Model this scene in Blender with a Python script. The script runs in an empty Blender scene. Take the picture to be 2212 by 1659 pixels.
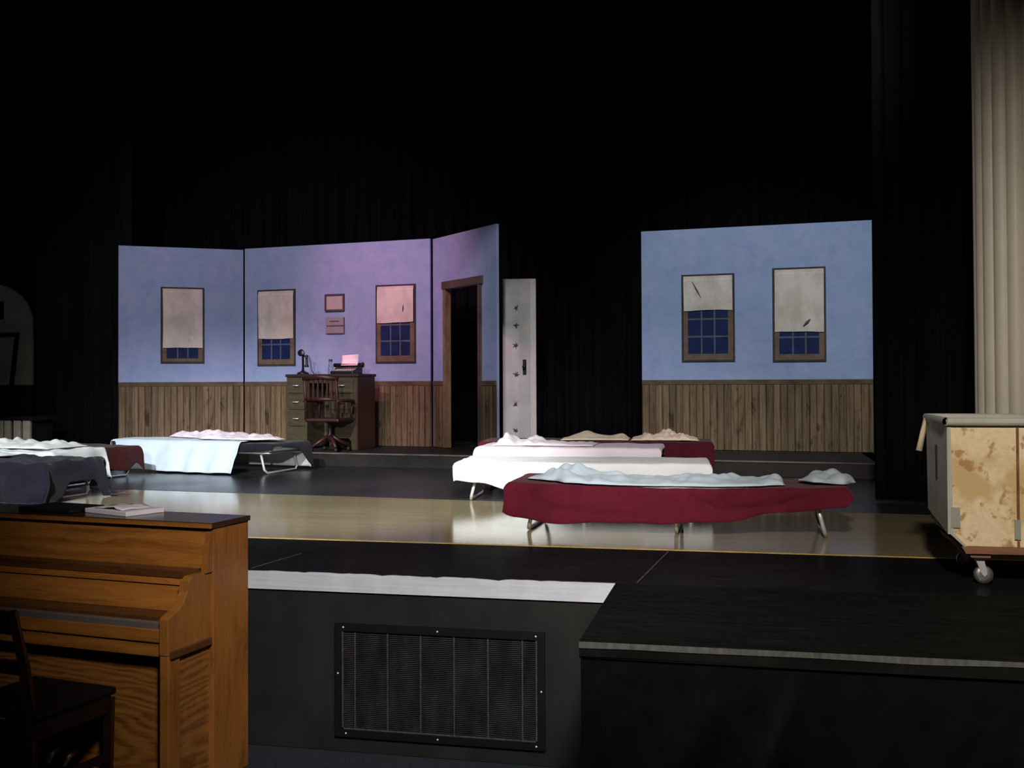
import bpy, bmesh, math, random
from math import sin, cos, pi, radians, exp, sqrt
from mathutils import Vector, Matrix, noise

# ------------------------------------------------------------------ camera
C = bpy.context.scene.collection
SC = bpy.context.scene
F_PX, W_PX, H_PX = 2280.0, 2212.0, 1659.0
cam_d = bpy.data.cameras.new('camera')
cam = bpy.data.objects.new('camera', cam_d); C.objects.link(cam)
cam_d.sensor_fit = 'HORIZONTAL'; cam_d.sensor_width = 36.0
cam_d.lens = 36.0 * F_PX / W_PX
cam_d.shift_y = -43.3 / W_PX
cam_d.clip_end = 100
cam.matrix_world = (Matrix.Translation((0, 0, 1.68)) @ Matrix.Rotation(radians(12.4), 4, 'Z')
                    @ Matrix.Rotation(radians(90.9), 4, 'X') @ Matrix.Rotation(radians(-0.25), 4, 'Z'))
SC.camera = cam

# ------------------------------------------------------------------ world and exposure
wd = bpy.data.worlds.new('dark_hall'); SC.world = wd; wd.use_nodes = True
wd.node_tree.nodes['Background'].inputs[0].default_value = (0.5, 0.55, 0.7, 1)
wd.node_tree.nodes['Background'].inputs[1].default_value = 0.002
SC.view_settings.view_transform = 'Standard'; SC.view_settings.look = 'None'
SC.view_settings.gamma = 1; SC.view_settings.exposure = 0.0
SC.view_settings.use_curve_mapping = False

# ------------------------------------------------------------------ stage lights and added fills (outside the frame)
def spot(name, loc, aim, power, color, angle, blend=0.5, size=0.08):
    d = bpy.data.lights.new(name, 'SPOT'); o = bpy.data.objects.new(name, d); C.objects.link(o)
    d.energy = power; d.color = color; d.spot_size = radians(angle); d.spot_blend = blend; d.shadow_soft_size = size
    o.location = loc
    o.rotation_euler = (Vector(aim) - Vector(loc)).to_track_quat('-Z', 'Y').to_euler()
    return o

spot('front_spot_beds_near_desk', (-3.2, -0.8, 6.0), (-5.3, 8.2, 0.95), 5000, (0.93, 0.98, 1.0), 27, 0.9, 0.12)
spot('front_spot_white_bed', (-2.6, -0.8, 6.0), (-2.6, 7.2, 0.95), 6600, (0.97, 1.0, 0.97), 19, 0.9, 0.12)
spot('front_spot_right_beds', (0.5, 0.0, 6.0), (-1.2, 9.0, 1.0), 1900, (1.0, 0.97, 0.98), 25, 0.9, 0.12)
spot('added_low_fill', (-0.8, -2.6, 3.4), (-4.6, 9.6, 1.05), 2400, (1.0, 0.95, 0.92), 15, 0.9, 0.12)  # invented low front fill, reaches the sheet under the cot
spot('flat_wash_left', (-4.8, 4.2, 6.4), (-5.4, 11.4, 2.3), 980, (1.0, 0.90, 0.93), 46, 0.8, 0.15)
spot('flat_wash_right', (-0.3, 4.4, 6.4), (0.1, 11.2, 2.3), 1150, (0.92, 1.0, 0.98), 36, 0.8, 0.15)
spot('added_door_fill', (-1.4, 4.2, 6.2), (-2.4, 11.5, 1.9), 700, (1.0, 0.98, 0.98), 14, 0.6, 0.1)  # extra fill added to brighten the padded door
spot('pink_special', (-4.6, 7.2, 5.6), (-3.85, 11.4, 2.7), 560, (1.0, 0.34, 0.52), 36, 1.0, 0.12)
spot('red_special', (-4.20, 8.4, 4.4), (-4.255, 10.86, 1.885), 700, (1.0, 0.06, 0.13), 4.2, 0.5, 0.03)
spot('warm_house_spot', (0.1, -0.5, 4.2), (1.2, 4.9, 1.2), 1050, (1.0, 0.91, 0.78), 48, 1.0, 0.2)
spot('house_light_dim', (0.4, 0.4, 4.2), (-1.35, 4.5, 1.2), 1350, (1.0, 0.95, 0.88), 41, 1.0, 0.3)
spot('added_wing_fill', (-6.2, 6.5, 5.5), (-9.2, 12.0, 1.9), 50, (1.0, 1.0, 0.95), 30, 0.8, 0.2)  # added dim fill that lifts the arched scenery offstage

# ------------------------------------------------------------------ materials
def col(r, g, b):
    f = lambda c: (c / 255) / 12.92 if c / 255 <= 0.04045 else ((c / 255 + 0.055) / 1.055) ** 2.4
    return (f(r), f(g), f(b), 1)

class NT:
    def __init__(s, name):
        s.m = bpy.data.materials.new(name); s.m.use_nodes = True
        s.t = s.m.node_tree; s.b = s.t.nodes['Principled BSDF']
        s.co = None
    def n(s, typ, **kw):
        x = s.t.nodes.new(typ)
        for k, v in kw.items(): setattr(x, k, v)
        return x
    def l(s, a, b): s.t.links.new(a, b)
    def coord(s):
        if not s.co: s.co = s.n('ShaderNodeTexCoord').outputs['Object']
        return s.co
    def mapping(s, scale, loc=(0, 0, 0)):
        m = s.n('ShaderNodeMapping'); m.inputs['Scale'].default_value = scale; m.inputs['Location'].default_value = loc
        s.l(s.coord(), m.inputs[0]); return m.outputs[0]
    def noise(s, scale=(1, 1, 1), freq=5, detail=3, rough=0.5, loc=(0, 0, 0)):
        x = s.n('ShaderNodeTexNoise'); x.inputs['Scale'].default_value = freq; x.inputs['Detail'].default_value = detail
        x.inputs['Roughness'].default_value = rough
        s.l(s.mapping(scale, loc), x.inputs[0]); return x.outputs[0]
    def ramp(s, fac, stops, interp='LINEAR'):
        r = s.n('ShaderNodeValToRGB'); e = r.color_ramp.elements; r.color_ramp.interpolation = interp
        e[0].position, e[0].color = stops[0]; e[1].position, e[1].color = stops[-1]
        for p, c in stops[1:-1]:
            q = e.new(p); q.color = c
        s.l(fac, r.inputs[0]); return r.outputs[0]
    def mix(s, fac, a, b, mode='MIX'):
        x = s.n('ShaderNodeMix', data_type='RGBA', blend_type=mode)
        for i, v in ((0, fac), (6, a), (7, b)):
            if hasattr(v, 'is_linked'): s.l(v, x.inputs[i])
            else: x.inputs[i].default_value = v
        return x.outputs[2]
    def math(s, op, a, b=0.0):
        x = s.n('ShaderNodeMath', operation=op)
        for i, v in ((0, a), (1, b)):
            if hasattr(v, 'is_linked'): s.l(v, x.inputs[i])
            else: x.inputs[i].default_value = v
        return x.outputs[0]
    def base(s, c):
        if hasattr(c, 'is_linked'): s.l(c, s.b.inputs['Base Color'])
        else: s.b.inputs['Base Color'].default_value = c
    def bump(s, h, strength=0.2, dist=0.01):
        x = s.n('ShaderNodeBump'); x.inputs['Strength'].default_value = strength; x.inputs['Distance'].default_value = dist
        s.l(h, x.inputs['Height']); s.l(x.outputs[0], s.b.inputs['Normal'])
    def set(s, **kw):
        for k, v in kw.items():
            i = s.b.inputs[k.replace('_', ' ')]
            if hasattr(v, 'is_linked'): s.l(v, i)
            else: i.default_value = v
        return s.m

BLK = (0, 0, 0, 1); WHT = (1, 1, 1, 1)

def plain(name, c, rough=0.6, metal=0.0, var=0.15, freq=12, bump=0.0, spec=0.5, scale=(1, 1, 1)):
    t = NT(name); nz = t.noise(scale, freq, 4)
    d = tuple(x * (1 - var) for x in c[:3]) + (1,); e = tuple(min(1, x * (1 + var)) for x in c[:3]) + (1,)
    t.base(t.ramp(nz, [(0.3, d), (0.7, e)]))
    if bump: t.bump(nz, bump)
    return t.set(Roughness=rough, Metallic=metal, Specular_IOR_Level=spec)

def fabric(name, c, var=0.12, rough=0.92, sheen=0.1):
    t = NT(name); nz = t.noise((1, 1, 1), 7, 5, 0.6)
    d = tuple(x * (1 - var) for x in c[:3]) + (1,); e = tuple(min(1, x * (1 + var)) for x in c[:3]) + (1,)
    t.base(t.ramp(nz, [(0.3, d), (0.7, e)]))
    t.bump(t.noise((1, 1, 1), 160, 2), 0.25, 0.004)
    return t.set(Roughness=rough, Sheen_Weight=sheen, Specular_IOR_Level=0.2)

def wood(name, c0, c1, c2, scale=(1.2, 14, 14), freq=2.2, rough=0.35, coat=0.0, spec=0.5, rings=None):
    t = NT(name)
    warp = t.noise((0.8, 2.5, 2.5), 2.0, 3)
    m = t.n('ShaderNodeVectorMath', operation='MULTIPLY_ADD')
    cmb = t.n('ShaderNodeCombineXYZ')
    for i in range(3): t.l(warp, cmb.inputs[i])
    m.inputs[1].default_value = (0.05, 0.10, 0.10)
    t.l(cmb.outputs[0], m.inputs[0]); t.l(t.coord(), m.inputs[2])
    mp = t.n('ShaderNodeMapping'); mp.inputs['Scale'].default_value = scale; t.l(m.outputs[0], mp.inputs[0])
    nz = t.n('ShaderNodeTexNoise'); nz.inputs['Scale'].default_value = freq; nz.inputs['Detail'].default_value = 6
    nz.inputs['Roughness'].default_value = 0.65; t.l(mp.outputs[0], nz.inputs[0])
    wv = t.n('ShaderNodeTexWave', bands_direction='Z'); wv.inputs['Scale'].default_value = 0.55; wv.inputs['Distortion'].default_value = 7
    wv.inputs['Detail'].default_value = 3; t.l(mp.outputs[0], wv.inputs[0])
    fm = t.n('ShaderNodeMapping'); fm.inputs['Scale'].default_value = tuple(v * (2.0 if v < 3 else 9.0) for v in scale); t.l(m.outputs[0], fm.inputs[0])
    fz = t.n('ShaderNodeTexNoise'); fz.inputs['Scale'].default_value = 2.2; fz.inputs['Detail'].default_value = 4; t.l(fm.outputs[0], fz.inputs[0])
    if rings:
        rg = t.n('ShaderNodeTexWave', wave_type='RINGS', rings_direction='SPHERICAL'); rg.inputs['Scale'].default_value = 2.1; rg.inputs['Distortion'].default_value = 9
        rg.inputs['Detail'].default_value = 3; rg.inputs['Detail Scale'].default_value = 1.2
        rm = t.n('ShaderNodeMapping'); rm.inputs['Scale'].default_value = rings; rm.inputs['Location'].default_value = (0.9, 0, -1.3); t.l(t.coord(), rm.inputs[0]); t.l(rm.outputs[0], rg.inputs[0])
        f = t.mix(0.22, t.mix(0.5, nz.outputs[0], fz.outputs[0]), rg.outputs[0])
    else:
        f = t.mix(0.10, t.mix(0.5, nz.outputs[0], fz.outputs[0]), wv.outputs[0])
    t.base(t.ramp(f, [(0.28, c0), (0.5, c1), (0.72, c2)]))
    t.bump(nz.outputs[0], 0.08)
    return t.set(Roughness=rough, Coat_Weight=coat, Coat_Roughness=0.25, Specular_IOR_Level=spec)

M = {}
M['black_paint'] = plain('black_paint', (0.010, 0.010, 0.011, 1), 0.75, var=0.3, freq=3, spec=0.25)
M['hall_black'] = plain('hall_black', (0.004, 0.004, 0.005, 1), 0.95, var=0.3, freq=2, spec=0.1)
M['velvet'] = plain('velvet_black', (0.0042, 0.0042, 0.0062, 1), 0.95, var=0.35, freq=4, spec=0.1, scale=(3, 3, 0.3))
M['carpet'] = plain('carpet_charcoal', (0.022, 0.026, 0.034, 1), 0.95, var=0.5, freq=120, bump=0.3, spec=0.15)
M['stage_front'] = plain('stage_front_black', (0.013, 0.014, 0.013, 1), 0.62, var=0.3, freq=6, spec=0.3, scale=(1, 1, 0.6))
M['frame_black'] = plain('frame_black', (0.004, 0.004, 0.004, 1), 0.55, var=0.2, spec=0.3)
M['chrome'] = plain('chrome', (0.86, 0.86, 0.87, 1), 0.32, 0.55, var=0.05)
M['steel'] = plain('dull_steel', (0.42, 0.43, 0.42, 1), 0.42, 0.9, var=0.15)
M['screw'] = plain('screw_zinc', (0.85, 0.85, 0.83, 1), 0.45, 0.3, var=0.05)
M['rubber'] = plain('black_rubber', (0.01, 0.01, 0.01, 1), 0.6)
M['yellow'] = plain('yellow_tape', col(205, 176, 100), 0.5, var=0.25, freq=30)

def floor_gloss(name, c, var, rough, spec, planks=None, streak=(1.0, 12, 1)):
    t = NT(name)
    nz = t.noise(streak, 3.5, 5, 0.65); n2 = t.noise((1, 1, 1), 1.1, 3)
    d = tuple(x * (1 - var) for x in c[:3]) + (1,); e = tuple(min(1, x * (1 + var)) for x in c[:3]) + (1,)
    cc = t.ramp(t.mix(0.4, nz, n2), [(0.3, d), (0.7, e)])
    if planks:
        sp = t.n('ShaderNodeSeparateXYZ'); t.l(t.coord(), sp.inputs[0])
        fr = t.math('FRACT', t.math('DIVIDE', sp.outputs[1], planks))
        gr = t.ramp(fr, [(0.0, (0.72, 0.72, 0.72, 1)), (0.06, WHT), (1.0, WHT)])
        wn = t.n('ShaderNodeTexWhiteNoise', noise_dimensions='1D')
        t.l(t.math('FLOOR', t.math('DIVIDE', sp.outputs[1], planks)), wn.inputs[1])
        tone = t.ramp(wn.outputs[0], [(0, (0.86, 0.86, 0.86, 1)), (1, WHT)])
        cc = t.mix(1.0, t.mix(1.0, cc, gr, 'MULTIPLY'), tone, 'MULTIPLY')
    t.base(cc)
    t.bump(nz, 0.03)
    return t.set(Roughness=t.ramp(n2, [(0.3, (rough * 0.85,) * 3 + (1,)), (0.7, (rough * 1.2,) * 3 + (1,))]), Specular_IOR_Level=spec)
M['wood_floor'] = floor_gloss('pale_stage_wood', col(150, 138, 110), 0.14, 0.13, 0.55, planks=0.057)
M['dance_floor'] = floor_gloss('black_dance_floor', (0.020, 0.023, 0.023, 1), 0.35, 0.30, 0.45)
def worn_floor(name, c, var, gloss, rough, streak):
    t = NT(name); nz = t.noise(streak, 3.5, 5, 0.65); n2 = t.noise((1, 1, 1), 1.3, 4)
    d = tuple(x * (1 - var) for x in c[:3]) + (1,); e = tuple(x * (1 + var) for x in c[:3]) + (1,)
    hi = tuple(x * 4 for x in c[:3]) + (1,)
    t.base(t.ramp(t.mix(0.35, nz, n2), [(0.3, d), (0.6, e), (0.74, hi)])); t.set(Roughness=0.9, Specular_IOR_Level=0.0)
    g = t.n('ShaderNodeBsdfGlossy'); g.inputs['Roughness'].default_value = rough
    mx = t.n('ShaderNodeMixShader'); mx.inputs[0].default_value = gloss
    out = t.t.nodes['Material Output']
    t.l(t.b.outputs[0], mx.inputs[1]); t.l(g.outputs[0], mx.inputs[2]); t.l(mx.outputs[0], out.inputs[0]); return t.m
M['apron_floor'] = worn_floor('black_apron_floor', (0.009, 0.0088, 0.0088, 1), 0.4, 0.035, 0.22, (1, 12, 1))
M['thrust_floor'] = worn_floor('worn_black_top', (0.008, 0.0088, 0.008, 1), 0.5, 0.008, 0.4, (1.6, 9, 1))

# flat paint
t = NT('periwinkle_wall_paint')
nz = t.noise((1, 1, 1), 5, 6, 0.7); n2 = t.noise((1, 1, 1), 1.6, 3)
t.base(t.mix(t.ramp(n2, [(0.35, BLK), (0.65, WHT)]), t.ramp(nz, [(0.35, col(146, 158, 206)), (0.65, col(166, 172, 214))]),
             t.ramp(nz, [(0.35, col(140, 164, 204)), (0.65, col(158, 174, 212))])))
M['wall_paint'] = t.set(Roughness=0.85, Specular_IOR_Level=0.2)

t = NT('brown_plank_wainscot')
sp = t.n('ShaderNodeSeparateXYZ'); t.l(t.coord(), sp.inputs[0])
q = t.math('DIVIDE', sp.outputs[0], 0.072)
fr = t.math('FRACT', q)
wn = t.n('ShaderNodeTexWhiteNoise', noise_dimensions='1D'); t.l(t.math('FLOOR', q), wn.inputs[1])
groove = t.ramp(fr, [(0.0, (0.34, 0.32, 0.28, 1)), (0.13, (0.45, 0.43, 0.39, 1)), (0.19, WHT), (1.0, WHT)])
tone = t.ramp(wn.outputs[0], [(0, (0.72, 0.72, 0.70, 1)), (1, (1.08, 1.05, 1.02, 1))])
st = t.noise((26, 26, 1.6), 1.6, 5, 0.7)
c = t.ramp(st, [(0.30, col(80, 66, 51)), (0.5, col(120, 101, 81)), (0.7, col(138, 117, 96))])
blot = t.ramp(t.noise((5, 5, 2.2), 2.3, 4, 0.6, (3, 1, 4)), [(0.60, WHT), (0.70, (0.4, 0.37, 0.32, 1))])
M['wainscot'] = (t.base(t.mix(1, t.mix(1, t.mix(1, c, groove, 'MULTIPLY'), tone, 'MULTIPLY'), blot, 'MULTIPLY')), t.set(Roughness=0.8, Specular_IOR_Level=0.2))[1]
M['rail'] = plain('painted_rail', col(98, 82, 66), 0.8, var=0.35, freq=4, spec=0.2, scale=(1.5, 4, 4))
M['casing'] = plain('painted_casing', col(128, 108, 84), 0.8, var=0.3, freq=5, spec=0.2, scale=(3, 3, 1))
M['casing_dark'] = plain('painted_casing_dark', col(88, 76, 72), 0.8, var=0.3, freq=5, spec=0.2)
M['win_frame'] = plain('window_frame_brown', col(112, 94, 80), 0.8, var=0.25, freq=8, spec=0.2)
M['win_edge'] = plain('window_outline_grey', col(66, 58, 64), 0.8, var=0.2, freq=8, spec=0.2)
M['pane'] = plain('night_blue_pane', col(22, 38, 86), 0.7, var=0.3, freq=6, spec=0.2)
M['muntin'] = plain('muntin_grey', col(94, 92, 108), 0.8, var=0.2, spec=0.2)
t = NT('stained_window_shade')
nz = t.noise((1.5, 1, 1), 3.2, 5, 0.6); n3 = t.noise((6, 6, 1.5), 2.0, 4, 0.6, (5, 2, 1))
t.base(t.mix(1, t.ramp(nz, [(0.36, col(196, 184, 178)), (0.6, col(222, 211, 206))]), t.ramp(n3, [(0.22, (0.80, 0.78, 0.75, 1)), (0.33, WHT)]), 'MULTIPLY'))
M['shade'] = t.set(Roughness=0.85, Specular_IOR_Level=0.2)
M['tear'] = plain('shade_tear', col(84, 84, 98), 0.8)
t = NT('padded_white_door')
nz = t.noise((1, 1, 1), 3.0, 4)
t.base(t.ramp(nz, [(0.35, col(190, 190, 192)), (0.65, col(214, 213, 210))]))
M['door_pad'] = t.set(Roughness=0.6, Specular_IOR_Level=0.3)
M['door_edge'] = plain('door_edge_cream', col(222, 214, 208), 0.6, var=0.05)
M['tuft'] = plain('tuft_dark_grey', col(78, 80, 84), 0.9, var=0.3, freq=30)  # dark grey for the marks around each tuft
M['iron'] = plain('dark_iron', col(40, 44, 46), 0.45, 0.6)
M['wood_black'] = plain('platform_dark', (0.020, 0.017, 0.017, 1), 0.55, var=0.4, freq=4, spec=0.3)
M['platform_edge'] = plain('platform_lit_edge', col(140, 124, 116), 0.6, var=0.4, freq=6, spec=0.3)  # paler colour standing for light on the platform edge

# cloths
M['maroon'] = fabric('maroon_blanket', col(98, 23, 42), 0.22)
M['maroon_dark'] = fabric('deep_maroon_blanket', col(84, 20, 34), 0.2)
M['maroon_dimmed'] = fabric('dim_maroon_blanket', col(64, 20, 22), 0.25)  # maroon darkened to stand for weaker light on this cot
M['navy'] = fabric('navy_blanket', col(26, 24, 37), 0.35)
M['white_sheet'] = fabric('white_sheet', col(232, 234, 232), 0.04)
M['blue_white'] = fabric('pale_blue_sheet', col(205, 222, 236), 0.05)
M['pink_white'] = fabric('pinkish_sheet', col(230, 217, 226), 0.05)
M['peach'] = fabric('peach_blanket', col(252, 228, 202), 0.06)
M['mattress'] = fabric('mattress_ticking', col(190, 190, 192), 0.08)
M['duck'] = fabric('cot_canvas', col(60, 60, 70), 0.1)

# piano and chairs
M['oak'] = wood('honey_oak', col(98, 58, 24), col(144, 90, 38), col(162, 106, 48), (1.0, 9, 9), 2.2, 0.34)
M['oak_v'] = wood('honey_oak_upright_grain', col(98, 58, 24), col(138, 86, 38), col(154, 100, 46), (9, 9, 1.1), 2.2, 0.36)
M['oak_cathedral'] = wood('honey_oak_cathedral_grain', col(84, 50, 22), col(130, 82, 38), col(150, 98, 46), (1.0, 9, 9), 2.2, 0.36, rings=(1.3, 1.0, 6.5))
M['oak_dark'] = wood('brown_oak_moulding', col(58, 34, 16), col(84, 52, 26), col(96, 60, 32), (1.0, 10, 10), 2.2, 0.35)
M['lid_dark'] = wood('piano_lid_top', col(40, 26, 16), col(54, 34, 20), col(62, 40, 24), (1.0, 10, 10), 2, 0.22)  # dark reflection of the black hall put into the lid colour
M['key_strip'] = plain('grey_key_strip', col(92, 84, 80), 0.4, var=0.2, freq=5)  # plain grey strip below the closed fallboard
M['chair_wood'] = wood('dark_mahogany', col(14, 6, 5), col(26, 11, 9), col(34, 15, 12), (1, 8, 8), 2, 0.4)
M['vinyl'] = plain('black_vinyl', (0.003, 0.003, 0.0035, 1), 0.6, var=0.2, spec=0.2)
M['paper'] = plain('white_paper', col(226, 220, 226), 0.7, var=0.03)
M['folder'] = plain('black_folder', (0.006, 0.006, 0.007, 1), 0.45)
M['desk_wood'] = wood('olive_brown_desk', col(44, 38, 26), col(68, 60, 42), col(80, 70, 50), (2, 8, 8), 2, 0.5)
M['desk_side'] = wood('red_brown_desk_side', col(50, 28, 22), col(72, 42, 34), col(82, 48, 38), (8, 8, 1), 2, 0.5)
M['desk_top'] = plain('desk_top_dark', col(40, 34, 36), 0.5, var=0.2)
M['swivel_wood'] = wood('dark_red_chair', col(34, 16, 14), col(56, 24, 22), col(66, 30, 26), (2, 8, 8), 2, 0.5)
M['pull'] = plain('nickel_pull', col(200, 198, 196), 0.35, 0.5)
M['phone'] = plain('phone_black', (0.012, 0.010, 0.014, 1), 0.35)
M['glass_smoke'] = None
t = NT('clear_glass'); t.base((0.8, 0.82, 0.85, 1)); M['glass'] = t.set(Roughness=0.08, Transmission_Weight=1.0, IOR=1.3)
M['sign_paper'] = plain('grey_notice_card', col(150, 142, 148), 0.8, var=0.08)
M['cert_paper'] = plain('cream_certificate', col(186, 170, 170), 0.8, var=0.06)
M['frame_purple'] = plain('dark_frame', col(80, 62, 76), 0.6)
M['ink'] = plain('notice_ink', col(70, 64, 76), 0.8)

# cart and column
t = NT('stained_canvas')
big = t.noise((1, 1, 1), 4.2, 4, 0.55, (1.3, 0, 0.4)); med = t.noise((1, 1, 1), 11, 4, 0.6, (4, 0, 2)); fine = t.noise((1, 1, 1), 40, 3)
c = t.ramp(fine, [(0.3, col(218, 196, 158)), (0.7, col(232, 212, 178))])
c = t.mix(t.ramp(big, [(0.50, BLK), (0.60, (0.75,) * 3 + (1,))]), c, col(196, 160, 108))
c = t.mix(t.ramp(med, [(0.56, BLK), (0.62, (0.85,) * 3 + (1,))]), c, col(172, 128, 78))
t.base(c); t.bump(med, 0.08)
M['canvas'] = t.set(Roughness=0.85, Specular_IOR_Level=0.2)
M['cart_rim'] = plain('grey_cart_trim', col(172, 172, 164), 0.5, var=0.12, freq=9)
M['cart_tape'] = plain('silver_tape', col(158, 160, 150), 0.45, 0.2, var=0.1)
M['cart_wood'] = wood('cart_base_wood', col(84, 54, 38), col(136, 92, 68), col(150, 106, 80), (1, 9, 9), 2, 0.6)
M['cart_slot'] = plain('dark_slot', col(70, 70, 64), 0.7)
M['strap'] = fabric('cream_strap', col(214, 190, 166), 0.1)
M['seam'] = plain('seam_brown', col(122, 78, 50), 0.8, var=0.4, freq=14)
M['column'] = plain('cream_column_paint', col(188, 181, 168), 0.5, var=0.05, freq=6, spec=0.4)
t = NT('brushed_aluminium')
nz = t.noise((0.8, 1, 40), 3, 4, 0.7); n2 = t.noise((1, 1, 1), 9, 3)
t.base(t.mix(0.5, t.ramp(nz, [(0.3, (0.40, 0.42, 0.48, 1)), (0.7, (0.66, 0.68, 0.76, 1))]), t.ramp(n2, [(0.3, (0.46, 0.47, 0.53, 1)), (0.7, (0.66, 0.68, 0.76, 1))])))
M['alu'] = t.set(Roughness=0.5, Metallic=0.0, Specular_IOR_Level=0.6)
M['tape_grey'] = plain('grey_gaffer_tape', col(92, 92, 90), 0.55, var=0.35, freq=14, scale=(3, 1, 1))
M['skirt'] = plain('black_skirt', (0.005, 0.005, 0.006, 1), 0.33, var=0.3, spec=0.5)
M['arch_paint'] = plain('arch_grey_paint', col(150, 152, 140), 0.9, var=0.2, freq=3)
M['slat_pale'] = plain('slat_cream', col(190, 182, 160), 0.8, var=0.15)
M['mesh_bar'] = plain('grille_bar', (0.050, 0.048, 0.050, 1), 0.5, 0.4, var=0.5, freq=6, scale=(3, 1, 1))
M['mesh_rod'] = plain('grille_rod', (0.09, 0.09, 0.09, 1), 0.5, 0.4, var=0.3, freq=60)
M['grille_back'] = plain('grille_backing', (0.018, 0.018, 0.019, 1), 0.8, var=0.2)

# ------------------------------------------------------------------ mesh helpers
class MB:
    def __init__(s): s.b = bmesh.new(); s.mi = 0
    def _f(s, vs):
        try:
            f = s.b.faces.new(vs); f.material_index = s.mi; return f
        except ValueError: return None
    def box(s, x0, x1, y0, y1, z0, z1):
        v = [s.b.verts.new((x, y, z)) for x in (x0, x1) for y in (y0, y1) for z in (z0, z1)]
        for q in ((0, 1, 3, 2), (4, 6, 7, 5), (0, 4, 5, 1), (2, 3, 7, 6), (0, 2, 6, 4), (1, 5, 7, 3)): s._f([v[i] for i in q])
        return s
    def hexa(s, bot, top):
        b = [s.b.verts.new(p) for p in bot]; t_ = [s.b.verts.new(p) for p in top]; n = len(b)
        s._f(b[::-1]); s._f(t_)
        for i in range(n): s._f([b[i], b[(i + 1) % n], t_[(i + 1) % n], t_[i]])
        return s
    def prism(s, pts, axis, a, b):
        # polygon in the plane across `axis`, swept from a to b
        def mk(p, w):
            return {'x': (w, p[0], p[1]), 'y': (p[0], w, p[1]), 'z': (p[0], p[1], w)}[axis]
        return s.hexa([mk(p, a) for p in pts], [mk(p, b) for p in pts])
    def tube(s, pts, r, n=10, cap=True, radii=None):
        pts = [Vector(p) for p in pts]; rings = []
        up = Vector((0.13, 0.31, 0.94)).normalized()
        for i, p in enumerate(pts):
            d = ((pts[min(i + 1, len(pts) - 1)] - pts[max(i - 1, 0)])).normalized()
            a = d.cross(up)
            if a.length < 0.05: a = d.cross(Vector((1, 0, 0)))
            a.normalize(); c = d.cross(a)
            rr = radii[i] if radii else r
            rings.append([s.b.verts.new(p + a * (rr * cos(2 * pi * k / n)) + c * (rr * sin(2 * pi * k / n))) for k in range(n)])
        for i in range(len(rings) - 1):
            for k in range(n): s._f([rings[i][k], rings[i][(k + 1) % n], rings[i + 1][(k + 1) % n], rings[i + 1][k]])
        if cap: s._f(rings[0][::-1]); s._f(rings[-1])
        return s
    def lathe(s, prof, c=(0, 0, 0), n=24):
        rings = [[s.b.verts.new((c[0] + r * cos(2 * pi * k / n), c[1] + r * sin(2 * pi * k / n), c[2] + z)) for k in range(n)] for r, z in prof]
        for i in range(len(rings) - 1):
            for k in range(n): s._f([rings[i][k], rings[i][(k + 1) % n], rings[i + 1][(k + 1) % n], rings[i + 1][k]])
        s._f(rings[0][::-1]); s._f(rings[-1]); return s
    def grid(s, P):
        V = [[s.b.verts.new(p) for p in row] for row in P]
        for i in range(len(V) - 1):
            for j in range(len(V[0]) - 1): s._f([V[i][j], V[i + 1][j], V[i + 1][j + 1], V[i][j + 1]])
        return s
    def xf(s, mat):
        bmesh.ops.transform(s.b, matrix=mat, verts=s.b.verts); return s
    def obj(s, name, mats, parent=None, smooth=False, bevel=0.0, solid=0.0, sub=0):
        bmesh.ops.recalc_face_normals(s.b, faces=s.b.faces)
        me = bpy.data.meshes.new(name); s.b.to_mesh(me); s.b.free()
        for m in (mats if isinstance(mats, (list, tuple)) else [mats]): me.materials.append(m)
        if smooth: me.polygons.foreach_set('use_smooth', [True] * len(me.polygons))
        o = bpy.data.objects.new(name, me); C.objects.link(o)
        if parent: o.parent = parent
        if solid:
            m = o.modifiers.new('thickness', 'SOLIDIFY'); m.thickness = solid; m.offset = 1
        if sub:
            m = o.modifiers.new('smooth', 'SUBSURF'); m.levels = sub; m.render_levels = sub
        if bevel:
            m = o.modifiers.new('bevel', 'BEVEL'); m.width = bevel; m.segments = 2; m.limit_method = 'ANGLE'
        return o

def thing(name, label, cat, loc=(0, 0, 0), rot=0.0, group=None):
    o = bpy.data.objects.new(name, None); C.objects.link(o); o.empty_display_size = 0.1
    o.location = loc; o.rotation_euler = (0, 0, rot); o['label'] = label; o['category'] = cat
    if group: o['group'] = group
    return o
def tag(o, label, cat, group=None):
    o['label'] = label; o['category'] = cat
    if group: o['group'] = group
    return o
def struct(o): o['kind'] = 'structure'; return o
def place(o, loc, rot): o.location = loc; o.rotation_euler = (0, 0, rot); return o

S = 0.81   # stage floor height
PZ = 0.94  # top of the set platform

# ------------------------------------------------------------------ the hall and the stage
struct(MB().box(-11.2, 8.2, -3.2, 4.54, -0.1, 0.0).obj('floor', M['carpet']))
struct(MB().box(-11.2, 8.2, 14.0, 14.2, -0.1, 9.0).obj('wall_back', M['hall_black']))
struct(MB().box(-11.2, -11.0, -3.2, 14.0, -0.1, 9.0).obj('wall_left', M['hall_black']))
struct(MB().box(8.0, 8.2, -3.2, 14.0, -0.1, 9.0).obj('wall_right', M['hall_black']))
struct(MB().box(-11.2, 8.2, -3.2, 14.2, 9.0, 9.2).obj('ceiling', M['hall_black']))
struct(MB().box(-11, 8, 4.545, 4.7, 0.0, 0.79).obj('wall_front', M['stage_front']))
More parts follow.
